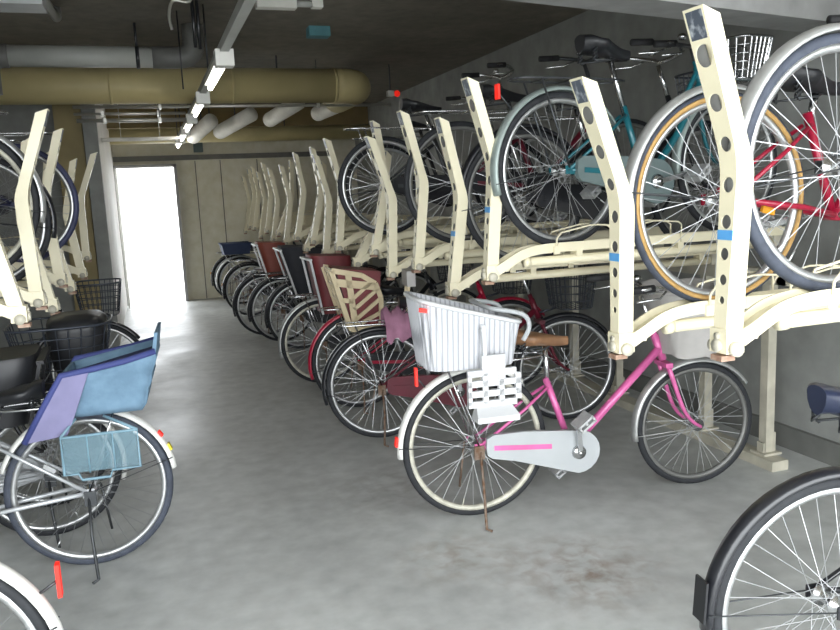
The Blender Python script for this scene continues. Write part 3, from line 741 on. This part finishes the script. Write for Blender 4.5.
def tray(label, x, y, hi, top_dx=-.10, side=1, tape=False, group=None, detail=True, dz=0):
    z = (ZA if hi else ZB) + dz
    t = thing('rack_tray', label, 'bike rack tray', (x, y, z), 0 if side > 0 else PI, group)
    base = -(.835 * .0 + .140)          # top offset the untilted handle already has
    rot = math.atan2(top_dx - base, .80)
    a = link('handle_arm', A_ARM, t); a.rotation_euler.y = rot
    a.location = (-.024, 0, .0)
    link('inner_shade', A_SHADE, a); link('sticker', A_LABEL, a)
    if tape: link('tape', A_TAPE, a)
    link('wheel_rail', T_RAIL, t); link('slide_tube', T_TUBE, t); link('wheel_guide', T_GUIDE, t)
    k = link('pivot_bracket', T_BRK, t); link('bolt', T_BOLT, k); link('stop_pad', T_PAD, k)
    link('rear_bracket', T_REAR['high' if hi else 'low'], t)
    return t

ORD = ['first', 'second', 'third', 'fourth', 'fifth', 'sixth', 'seventh', 'eighth', 'ninth', 'tenth', 'eleventh', 'twelfth', 'thirteenth', 'fourteenth', 'fifteenth', 'sixteenth', 'seventeenth', 'eighteenth', 'nineteenth', 'twentieth', 'twenty-first']
XA = 1.35
DZ = {0: -.02, 1: -.02, 2: .03, 6: .03}
right_arms = [(1.58, 1, -.125, 1, 'cream tray arm nearest the camera on the right, blue tape, big round holes'),
              (2.05, 0, -.16, 1, 'bent cream tray arm left of the nearest one, holding the tan-tyred bicycle'),
              (3.03, 1, -.10, 1, 'cream tray arm just left of the teal bicycle\'s wheel'),
              (3.47, 0, -.06, 1, 'cream tray arm above the white child seat of the pink bicycle'),
              (3.98, 1, -.08, 0, 'cream tray arm before the dark maroon bicycle on the upper tier'),
              (4.47, 0, -.13, 0, 'strongly bent cream tray arm above the mauve blanket'),
              (4.82, 1, .01, 0, 'upright cream tray arm before a grey-rimmed wheel, behind the strongly bent arm'),
              (5.30, 0, .27, 0, 'cream tray arm leaning back towards the wall, above the cream child seat'),
              (5.82, 1, -.08, 0, ''), (6.32, 0, -.07, 0, ''), (6.80, 1, .01, 0, ''), (7.15, 0, .2, 0, ''), (7.58, 1, 0, 0, ''), (8.28, 0, -.03, 0, ''), (8.70, 1, .17, 0, ''),
              (9.15, 0, -.02, 0, ''), (9.6, 1, -.03, 0, ''), (10.2, 0, -.01, 0, ''), (10.8, 1, .0, 0, ''), (11.3, 1, .01, 0, ''), (11.85, 0, -.01, 0, '')]
for i, (y, hi, dx, tp, lb) in enumerate(right_arms):
    if not lb:
        lb = '%s cream tray arm from the camera in the right row, %s' % (ORD[i], 'leaning back to the wall' if dx > .1 else ('raised on a high tray' if hi else 'on a low tray'))
    tray(lb, XA, y, hi, dx, 1, tp, 'tray arms in the right row', True, DZ.get(i, 0))
XLA = -.485
left_arms = [(3.20, 1, .0, 0, 'cream tray arm cut by the left picture edge, leaning over'), (3.71, 1, -.14, 0, 'tallest cream tray arm of the left row, before stacked tyres'),
             (4.16, 0, -.01, 0, 'upright cream tray arm half hidden behind the tallest left arm'), (4.65, 1, -.11, 0, 'bent cream tray arm of the left row before the navy tyre'),
             (5.10, 0, .0, 0, 'upright cream tray arm of the left row behind the navy-tyre arm'), (6.05, 0, -.06, 0, 'cream tray arm of the left row, last but one before the white wall'),
             (6.62, 1, -.17, 0, 'last cream tray arm of the left row, against the white wall')]
for y, hi, dx, tp, lb in left_arms:
    tray(lb, XLA, y, hi, dx, -1, tp, 'tray arms in the left row', True)

def rack_frame(label, xb, side, ys, y0, y1):
    t = thing('bicycle_rack', label, 'bike rack', (xb, 0, 0), 0 if side > 0 else PI)
    s = side
    Y = lambda y: y * s                                   # undo the half turn of the left frame
    for y in ys:
        p = MB().box((0, Y(y), .50), (.05, .05, .96)).build('post', m_cream_dull, t)
        MB().box((0, Y(y), .055), (.11, .10, .012)).box((.034, Y(y), .11), (.010, .045, .10)).box((-.034, Y(y), .085), (.010, .045, .05)).build('foot_plate', m_cream_dull, p)
    MB().box((-.03, Y((y0 + y1) / 2), .025), (.10, y1 - y0, .05)).build('base_rail', m_cream_dull, t)
    MB().box((0, Y((y0 + y1) / 2), .965), (.06, y1 - y0, .07)).build('top_beam', m_cream_dull, t)
    return t
rack_frame('cream steel posts and floor rail carrying the right row of trays', 2.89, 1, [3.08, 3.55, 4.43, 5.0, 5.9, 7.0, 8.2, 9.4, 10.6, 11.8], 1.2, 12.0) if False else None
fr_r = rack_frame('cream steel posts and floor rail carrying the right row of trays', 2.89, 1, [3.08, 3.55, 4.43, 5.0, 5.9, 7.0, 8.2, 9.4, 10.6, 11.8], 2.95, 12.0)
# the upper beam runs on towards the camera past the last post
MB().box((0, 2.2, .965), (.06, 1.62, .07)).build('beam_extension', m_cream_dull, fr_r)
fr_l = rack_frame('cream steel posts and floor rail of the left rack', -2.04, -1, [3.2, 4.4, 5.6, 6.7], 2.9, 6.9)

# ------------------------------------------------------------------ bicycles, right lower row
def head(p, q): return math.atan2(q[1] - p[1], q[0] - p[0])
bike('pink bicycle with white child seat and brown saddle, standing out in the aisle', (1.285, 3.10), head((1.285, 3.10), (2.38, 3.0)), wr=.335, wf=.302, wb=1.10, fm=m_pink, fend=m_white_fender, fend2=m_grey_fender,
     case=m_chaincase, saddle=m_brown, seat_x=.31, seat_z=.79, refl=((128, .085, m_red_glow, .08), (172, .028, m_red_glow, .04)), basket=cloth_basket(m_greycloth, m_greycloth, .36, .23, .30, -.26), child=white_tub, stand=True, steer=R(-3), carrier=m_chrome, rim=m_rim_cream, rear_fender=(50, 184), guard=None, lamp=False, front_rim=m_darkrim, grips=m_blackgrip, bar_z=.98)
bike('maroon bicycle with a mauve blanket on its carrier, behind the pink one', (1.22, 4.38), head((1.22, 4.40), (2.37, 4.22)), wr=.33, wf=.33, wb=1.16, fm=m_maroon, fend=m_black, case=m_maroon, guard=None, child=blanket, saddle=m_blackvinyl, carrier=m_chrome, basket=wire_basket(m_blackwire), stand=True)
bike('dark red bicycle with a cream slotted child seat', (1.275, 5.10), R(-3), wr=.33, wf=.33, fm=m_red, fend=m_red, case=m_black, child=slotted_seat, basket=wire_basket(m_blackwire), rim=m_rim)
bike('black bicycle with dull pale rear rim and a maroon child seat', (1.20, 5.93), R(1), fm=m_black, fend=m_grey_fender, case=m_black, rim=m_rim_cream, child=cover_seat(m_maroon_cloth, m_white, -.08, .22, .16, 0, .45, .07, .02), basket=wire_basket(m_blackwire), spoke_refl=m_white)
bike('black bicycle with a dark grey covered child seat edged in white', (1.30, 7.40), R(-1), fm=m_black, fend=m_black, child=cover_seat(m_darkgrey, m_white, -.17, .26, .21, -.02, .46, .12, .045), spoke_refl=m_white, basket=None)
bike('slim dark bicycle half hidden beyond the dark grey child seat', (1.20, 7.90), R(1), fm=m_darkmetal, fend=m_black, spoke_refl=m_white, saddle=m_blackvinyl)
bike('dark bicycle with a red brown child seat edged in white', (1.10, 8.36), R(0), fm=m_maroon, fend=m_black, child=cover_seat(m_redbrown, m_white, -.06, .22, .17, .02, .42, .10, .04), spoke_refl=None)
bike('grey bicycle in the far lower row with a navy crate on its carrier', (1.15, 11.10), R(2), fm=m_silver, fend=m_grey_fender, child=crate)
bike('last bicycle of the right lower row, nearest the far wall', (1.12, 11.6), R(0), fm=m_darkmetal, fend=m_black, child=None, refl=((165, .028, m_amber, .03),))
bike('dark bicycle before the navy crate bicycle, amber reflector on the fender', (1.13, 9.9), R(-2), fm=m_darkmetal, fend=m_black, refl=((165, .028, m_amber, .03),))
bike('near bicycle with glossy black fender, cut off at the lower right', (1.60, 1.47), R(-8), wr=.345, wf=.345, wb=1.13, fm=m_black, fend=m_black, case=None, saddle=m_navyvinyl, seat_x=.07, seat_z=.885, basket=None, carrier=None, stand=False, rear_fender=(20, 184), refl=False, mudflap=True, lamp=False, bar_w=.44)

# ------------------------------------------------------------------ bicycles, right upper row
zA, zB = ZA + .095 - .010, ZB + .095 - .010
up = dict(stand=False, bar_w=.42, lamp=False)
bike('bicycle on the nearest upper tray with blue grey tyre and steel fender', (1.72, 1.60), 0, z=zA - .02, wr=.335, wf=.335, wb=1.06, fm=m_darkmetal, fend=m_grey_fender, tyre=m_tyre_blue, case=None, carrier=None, basket=None, seat_x=.40, seat_z=.72, bar_z=.94, spoke_refl=m_amber, **up)
bike('red bicycle with tan-walled tyres on the second upper tray', (1.715, 2.05), 0, z=zB - .02, wr=.335, wf=.335, wb=1.06, frame='step', fm=m_red, fend=m_grey_fender, tyre=m_tyre_blue, wall=m_tan, case=None, carrier=None, saddle=m_blackvinyl, basket=None, seat_x=.34, seat_z=.70, bar_z=.92, refl=False, spoke_refl=m_amber, rear_fender=(60, 182), **up)
bike('teal bicycle with black saddle on the third upper tray', (1.70, 3.03), R(7), z=zA + .03, wr=.33, wf=.33, wb=.99, frame='loop', fm=m_teal, fend=m_green_fender, case=m_green_case, carrier=m_darkmetal, seat_x=.235, seat_z=.845, bar_z=.90, bar_m=m_darkmetal, basket=wire_basket(m_chrome, .24, .16, .18), refl=((134, .12, m_red_glow, .06),), **up)
bike('shadowed black bicycle on the upper tray next beyond the teal one', (1.74, 3.47), 0, z=zB, fm=m_black, fend=m_black, case=m_black, wb=1.05, basket=wire_basket(m_blackwire, .24, .16, .2), rim=m_darkrim, **up)
bike('dark maroon bicycle on an upper tray, two beyond the teal one', (1.62, 3.98), 0, z=zA, wr=.33, wf=.33, wb=1.05, fm=m_maroon, fend=None, case=m_black, rim=m_darkrim, bar_m=m_darkmetal, **up)
bike('grey bicycle with pale rims high on the tray before the ochre duct', (1.44, 4.82), 0, z=zA + .03, wr=.31, wf=.31, wb=1.1, fm=m_darkmetal, fend=None, case=m_black, saddle=m_blackvinyl, **up)
bike('dark bicycle on the farthest occupied upper tray of the right row', (1.75, 5.82), 0, z=zA, fm=m_black, fend=m_black, case=m_black, wb=1.05, **up)

# ------------------------------------------------------------------ bicycles, left lower row
bike('silver bicycle with light blue denim child seat, nearest in the left row', (-.325, 3.31), PI + R(-3), wr=.322, wf=.322, wb=1.06, fm=m_silver, fend=m_white_fender, case=None, child=denim_seat, saddle=m_blackvinyl, seat_z=.74, basket=None, stand=1, refl=((146, .026, m_red_glow, .025), (157, .026, m_yellow, .03)), spoke_refl=m_white, rear_fender=(20, 172), rim=m_rim, tyre=m_tyre_blue, lean=R(1.5))
bike('silver bicycle with a black covered child seat, behind the denim seat bicycle', (-.52, 3.70), PI + R(2), wr=.30, wf=.30, fm=m_silver, fend=m_white_fender, case=m_silver, child=cover_seat(m_blackvinyl, m_blackvinyl, -.02, .34, .18, .06, .29, .06, .03), basket=None, stand=1, rim=m_rim, bar_z=.95)
bike('black bicycle facing the aisle with a black wire basket holding a black bag', (-1.68, 4.08), 0, wr=.30, wf=.30, wb=1.10, fm=m_black, fend=m_black, case=m_black, grips=m_cork, bar_z=.90, bar_w=.46, basket=wire_basket(m_blackwire, .46, .22, .25, black_bag), stand=True, lamp=True)
bike('dark bicycle facing the aisle, only its front wheel seen beyond the black basket', (-1.52, 5.75), 0, fm=m_black, fend=m_black, wb=1.10, basket=wire_basket(m_blackwire, .3, .18, .22), bar_w=.46)
bike('bicycle with white fender and red reflector, cut off at the lower left corner', (-.655, 2.0), PI, wr=.345, fm=m_silver, fend=m_white_fender, case=m_silver, stand=False, basket=None, refl=((150, .075, m_red_glow, .085),), rear_fender=(8, 172))
# ------------------------------------------------------------------ bicycles, left upper row
bike('grey bicycle on the left upper tray nearest the camera', (-.93, 3.30), PI, z=zA, fm=m_silver, fend=m_grey_fender, case=m_black, carrier=None, basket=None, wb=1.06, rim=m_rim, **up)
bike('bicycle with pale tyre edge on the left upper tray with the tallest arm', (-.77, 3.79), PI, z=zA, fm=m_darkmetal, fend=m_grey_fender, case=m_black, wb=1.06, basket=None, rim=m_rim_cream, **up)
bike('black bicycle on the low left upper tray behind the tallest arm', (-.78, 4.25), PI, z=zB, fm=m_black, fend=m_black, case=m_black, wb=1.06, basket=None, **up)
bike('bicycle with navy rear tyre on the left upper tray', (-.68, 4.75), PI, z=zA, wr=.325, fm=m_navy_tyre, fend=None, tyre=m_navy_tyre, case=m_black, wb=1.06, basket=None, **up)

# small extras on the bottom left bicycle: tall red reflector sticker
# ------------------------------------------------------------------ pipes under the ceiling
def xpipe(name, label, cat, y, z, r_, x0, x1, m, extra=None, n=20, bands=()):
    t = thing(name, label, cat, (x0, y, z))
    MB().tube([(0, 0, 0), (x1 - x0, 0, 0)], r_, n).build('pipe_run', m, t)
    return t
t = thing('duct', 'large ochre duct crossing under the ceiling, ending in an elbow', 'duct', (0, 7.2, 2.44))
MB().tube([(-2.33, 0, 0), (1.72, 0, 0)], .150, 28).build('duct_run', m_duct, t)
MB().tube([(1.72, 0, 0)] + bez([(1.78, 0, 0), (1.95, 0, 0), (1.95, .22, 0)], 8) + [(1.95, .9, 0)], .150, 28).build('elbow', m_duct, t)
for x in (-1.2, -.2, .8, 1.71): MB().tube([(x - .012, 0, 0), (x + .012, 0, 0)], .154, 28).build('joint_band', m_duct, t)
for x in (-.9, 1.2): MB().tube([(x, 0, .14), (x, 0, CZ - 2.44)], .008, 6).build('hanger_rod', m_darkmetal, t)
t = thing('duct', 'second ochre duct close to the far beam, behind the white pipes', 'duct', (0, 11.1, 2.33))
MB().tube([(-.38, 0, 0), (3.14, 0, 0)], .10, 22).build('duct_run', m_duct, t)
for x in (.9, 1.9): MB().tube([(x, 0, .09), (x, 0, CZ - 2.33)], .008, 6).build('hanger_rod', m_darkmetal, t)
t = thing('pipe', 'grey plastic pipe strapped across the ceiling in front of the ochre duct', 'pipe', (0, 6.0, 2.47))
MB().tube([(-.78, 0, 0), (.13, 0, 0)], .072, 20).build('pipe_run', m_pvc, t)
MB().tube([(.13, 0, 0), (.26, 0, 0)] + bez([(.30, 0, 0), (.42, 0, 0), (.42, 0, .12)], 6) + [(.42, 0, .225)], .076, 20).build('elbow', m_pvcdark, t)
MB().tube([(-.78, 0, 0)] + bez([(-.80, 0, 0), (-.92, 0, 0), (-.92, 0, -.10)], 6) + [(-.92, 0, -.25)], .078, 20).build('elbow', m_pvcdark, t)
q = MB().tube([(.02, 0, 0), (.045, 0, 0)], .078, 20).tube([(.032, 0, .07), (.032, 0, .23)], .010, 6); q.build('strap', m_black, t)
t = thing('pipe', 'short grey pipe running from the pale ceiling box towards the grey pipe', 'pipe', (-.50, 4.4, 2.60))
MB().tube([(0, 0, .04), (.07, 1.2, .04)], .030, 14).build('pipe_run', m_pvc, t)
MB().tube([(.07, 1.2, .04), (.07, 1.2, .10)], .031, 14).build('elbow', m_pvcdark, t)
o = thing('ceiling_box', 'pale grey box hung from the ceiling at the upper left corner', 'junction box', (-.50, 4.4, 2.42))
MB().box((0, 0, .07), (.23, .20, .13)).build('box_body', m_silver, o); MB().box((0, -.102, .06), (.18, .006, .07)).build('cover', m_pvc, o)
MB().tube([(0, 0, .12), (0, 0, CZ - 2.42)], .012, 8).build('hanger_rod', m_darkmetal, o)
PIPES = [((.95, 10.3, 2.30), (1.28, 9.7, 2.454)), ((1.478, 9.6, 2.375), (1.74, 9.1, 2.52)), ((1.978, 9.2, 2.40), (2.29, 8.8, 2.515)), ((.62, 10.3, 2.25), (.80, 9.7, 2.38))]
PIPES_LABEL = ['slanting white insulated pipe under the ceiling, nearest to the lamps on their right', 'white insulated pipe in the middle of the three right of the lamps', 'white insulated pipe nearest the duct elbow', 'white insulated pipe behind the row of lamps']
for lb, (a, c) in zip(PIPES_LABEL, PIPES):
    t = thing('insulated_pipe', lb, 'pipe', a, 0, 'white insulated pipes'); d = V(c) - V(a)
    MB().tube([(0, 0, 0), d], .088, 18).build('pipe_run', m_insul, t)
    MB().ball((0, 0, 0), .087, 14, 10).build('end_cap', m_insul, t)
    q = MB().tube([d * .5, (d.x * .5, d.y * .5, CZ - a[2])], .008, 6); q.build('hanger_rod', m_darkmetal, t)
for i, (y, z, x0, x1, r_) in enumerate(((7.39, 2.29, -.52, 2.3, .014), (7.42, 2.235, -.52, .40, .012), (7.39, 2.175, -.50, .40, .017), (9.2, 2.15, -.40, .40, .022))):
    lb = ['thin steel conduit, highest of those under the ochre duct', 'thin steel conduit, middle of those under the ochre duct', 'thin steel conduit with a dangling clamp, lowest under the ochre duct', 'pale conduit above the doorway, beyond the ochre duct'][i]
    t = thing('conduit', lb, 'conduit', (x0, y, z), 0, 'conduits under the ochre duct')
    MB().tube([(0, 0, 0), (x1 - x0, 0, 0)], r_, 10).build('conduit_run', m_conduit if i < 3 else m_fixture, t)
    q = MB()
    for k in (.25, .75): q.box(((x1 - x0) * k, 0, 0), (.02, .035, .035)).tube([((x1 - x0) * k, 0, .01), ((x1 - x0) * k, 0, CZ - z if not (i < 3) else .0)], .004, 5) if i == 3 else q.box(((x1 - x0) * k, 0, 0), (.025, .04, .045))
    q.build('clamp', m_conduit, t)
    if i < 3: MB().tube([((x1 - x0) * .75, 0, 0), ((x1 - x0) * .75, 0, CZ - z)], .004, 5).build('hanger_rod', m_darkmetal, t)

# row of lamps
t = thing('lamp_rail', 'long row of fluorescent lamps on a hanging rail along the aisle', 'ceiling lamp', (.455, 0, 2.195))
MB().box((0, 7.4, .05), (.045, 8.4, .045)).build('rail', m_pvc, t)
for y in (3.4, 5.4, 8., 9.8, 10.8): MB().tube([(0, y, .07), (0, y, CZ - 2.195)], .006, 6).build('hanger_rod', m_darkmetal, t)
for y in (4.38, 6.05, 7.55, 8.8, 10.0):
    h = MB().box((0, y, .0), (.095, .10, .085)).build('lamp_holder', m_fixture, t)
    MB().box((0, y + .52, .012), (.07, .90, .03)).build('reflector_tray', m_fixture, h)
    MB().tube([(0, y + .08, -.022), (0, y + .97, -.022)], .016, 10).build('lamp_tube', m_tube, h)
t = thing('crosswise_lamp', 'white lamp batten fixed crosswise at the top of the picture', 'ceiling lamp', (.80, 4.55, 2.505))
MB().box((-.02, 0, .02), (.22, .07, .06)).build('batten', m_fixture, t); MB().tube([(.09, 0, .02), (.19, 0, .02)], .018, 10).build('cap', m_pvc, t); MB().box((.21, 0, .03), (.06, .06, .06)).build('end_box', m_fixture, t)
MB().tube([(0, 0, .05), (0, 0, CZ - 2.505)], .008, 6).build('hanger_rod', m_darkmetal, t)
# black rods and cable hanging left of the lamps
for i, (x, y, z0) in enumerate(((.36, 5.0, 2.36), (.39, 5.05, 2.36), (.30, 5.6, 2.2))):
    tag(MB().tube([(x, y, CZ), (x, y, z0)], .011 if i < 2 else .005, 8).build('hanger_rod', m_black), ['thick black rod hanging from the ceiling left of the lamp rail', 'black rod hanging right beside the thick one, nearer the lamp rail', 'thin black cable hanging lowest beside the lamp rail'][i], 'hanging rod')
tag(MB().tube(smooth_path([(.37, 4.9, 2.69), (.34, 4.9, 2.60), (.25, 4.9, 2.60), (.22, 4.9, 2.52), (.23, 4.9, 2.44)], 5), .009, 8).build('bent_conduit', m_conduit), 'short bent silver conduit beside the hanging black rods', 'conduit')
tag(MB().box((.78, YF - .05, 2.24), (.13, .1, .16)).build('wall_box', mat('grey green box', (.10, .14, .14), .6, var=.1)), 'small grey green box on the far wall over the ledge', 'wall box')
o = thing('alarm_lamp', 'small red lamp with white base beside the duct elbow', 'alarm lamp', (2.42, 7.6, 2.40))
MB().box((-.05, 0, .02), (.06, .08, .05)).build('base', m_fixture, o); MB().ball((.02, 0, .02), .032).build('red_dome', m_red_glow, o)
MB().tube([(-.05, 0, .04), (-.05, 0, .3)], .006, 6).build('stem', m_darkmetal, o)
tag(MB().box((1.33, 6., 2.665), (.16, .12, .07)).build('junction_box', m_tealcloth), 'small teal junction box on the dark ceiling', 'junction box')
# folded gate beside the door
g = thing('folding_gate', 'folded metal gate at the left side of the bright doorway', 'gate', (-.375, 11.5, 0))
for k in range(5): MB().box((.01, .11 * k, .98), (.022, .022, 1.92)).build('gate_bar', m_conduit, g)
q = MB()
for k in range(4):
    for zz in (.3, .9, 1.5): q.bar((.0, .11 * k, zz), (.0, .11 * k + .11, zz + .3), .006, .02, (1, 0, 0))
q.build('lattice', m_conduit, g)

# ------------------------------------------------------------------ light
w = bpy.data.worlds.new('daylight'); scn.world = w; w.use_nodes = True
nt = w.node_tree; bg = nt.nodes['Background']; bg.inputs[0].default_value = (.93, .97, 1., 1); bg.inputs[1].default_value = 5.0
def portal(name, loc, rot, sx, sy):
    l = bpy.data.lights.new(name, 'AREA'); l.shape = 'RECTANGLE'; l.size = sx; l.size_y = sy; l.cycles.is_portal = True
    o = bpy.data.objects.new(name, l); COL.objects.link(o); o.location = loc; o.rotation_euler = rot
portal('entrance_portal', ((XL + XR) / 2, YN - .02, CZ / 2), (R(90), 0, 0), XR - XL, CZ)
portal('door_portal', (.01, YF + .14, DH / 2), (R(-90), 0, 0), DX1 - DX0, DH)

# ------------------------------------------------------------------ camera
cam = bpy.data.cameras.new('camera'); co = bpy.data.objects.new('camera', cam); COL.objects.link(co)
cam.sensor_width = 36; cam.lens = 780 * 36 / 840; cam.clip_start = .02
c0 = V((.94385698, -.32735766, -.04439558)); c1 = V((.09298401, .13430058, .98656846)); c2 = V((.31699839, .9353076, -.15719957))
m = M4(((c0.x, c1.x, -c2.x, 0), (c0.y, c1.y, -c2.y, 0), (c0.z, c1.z, -c2.z, 1.46), (0, 0, 0, 1)))
co.matrix_world = m
scn.camera = co
vs = scn.view_settings; vs.view_transform = 'Standard'; vs.look = 'None'; vs.exposure = 0.75; vs.gamma = 1; vs.use_curve_mapping = False
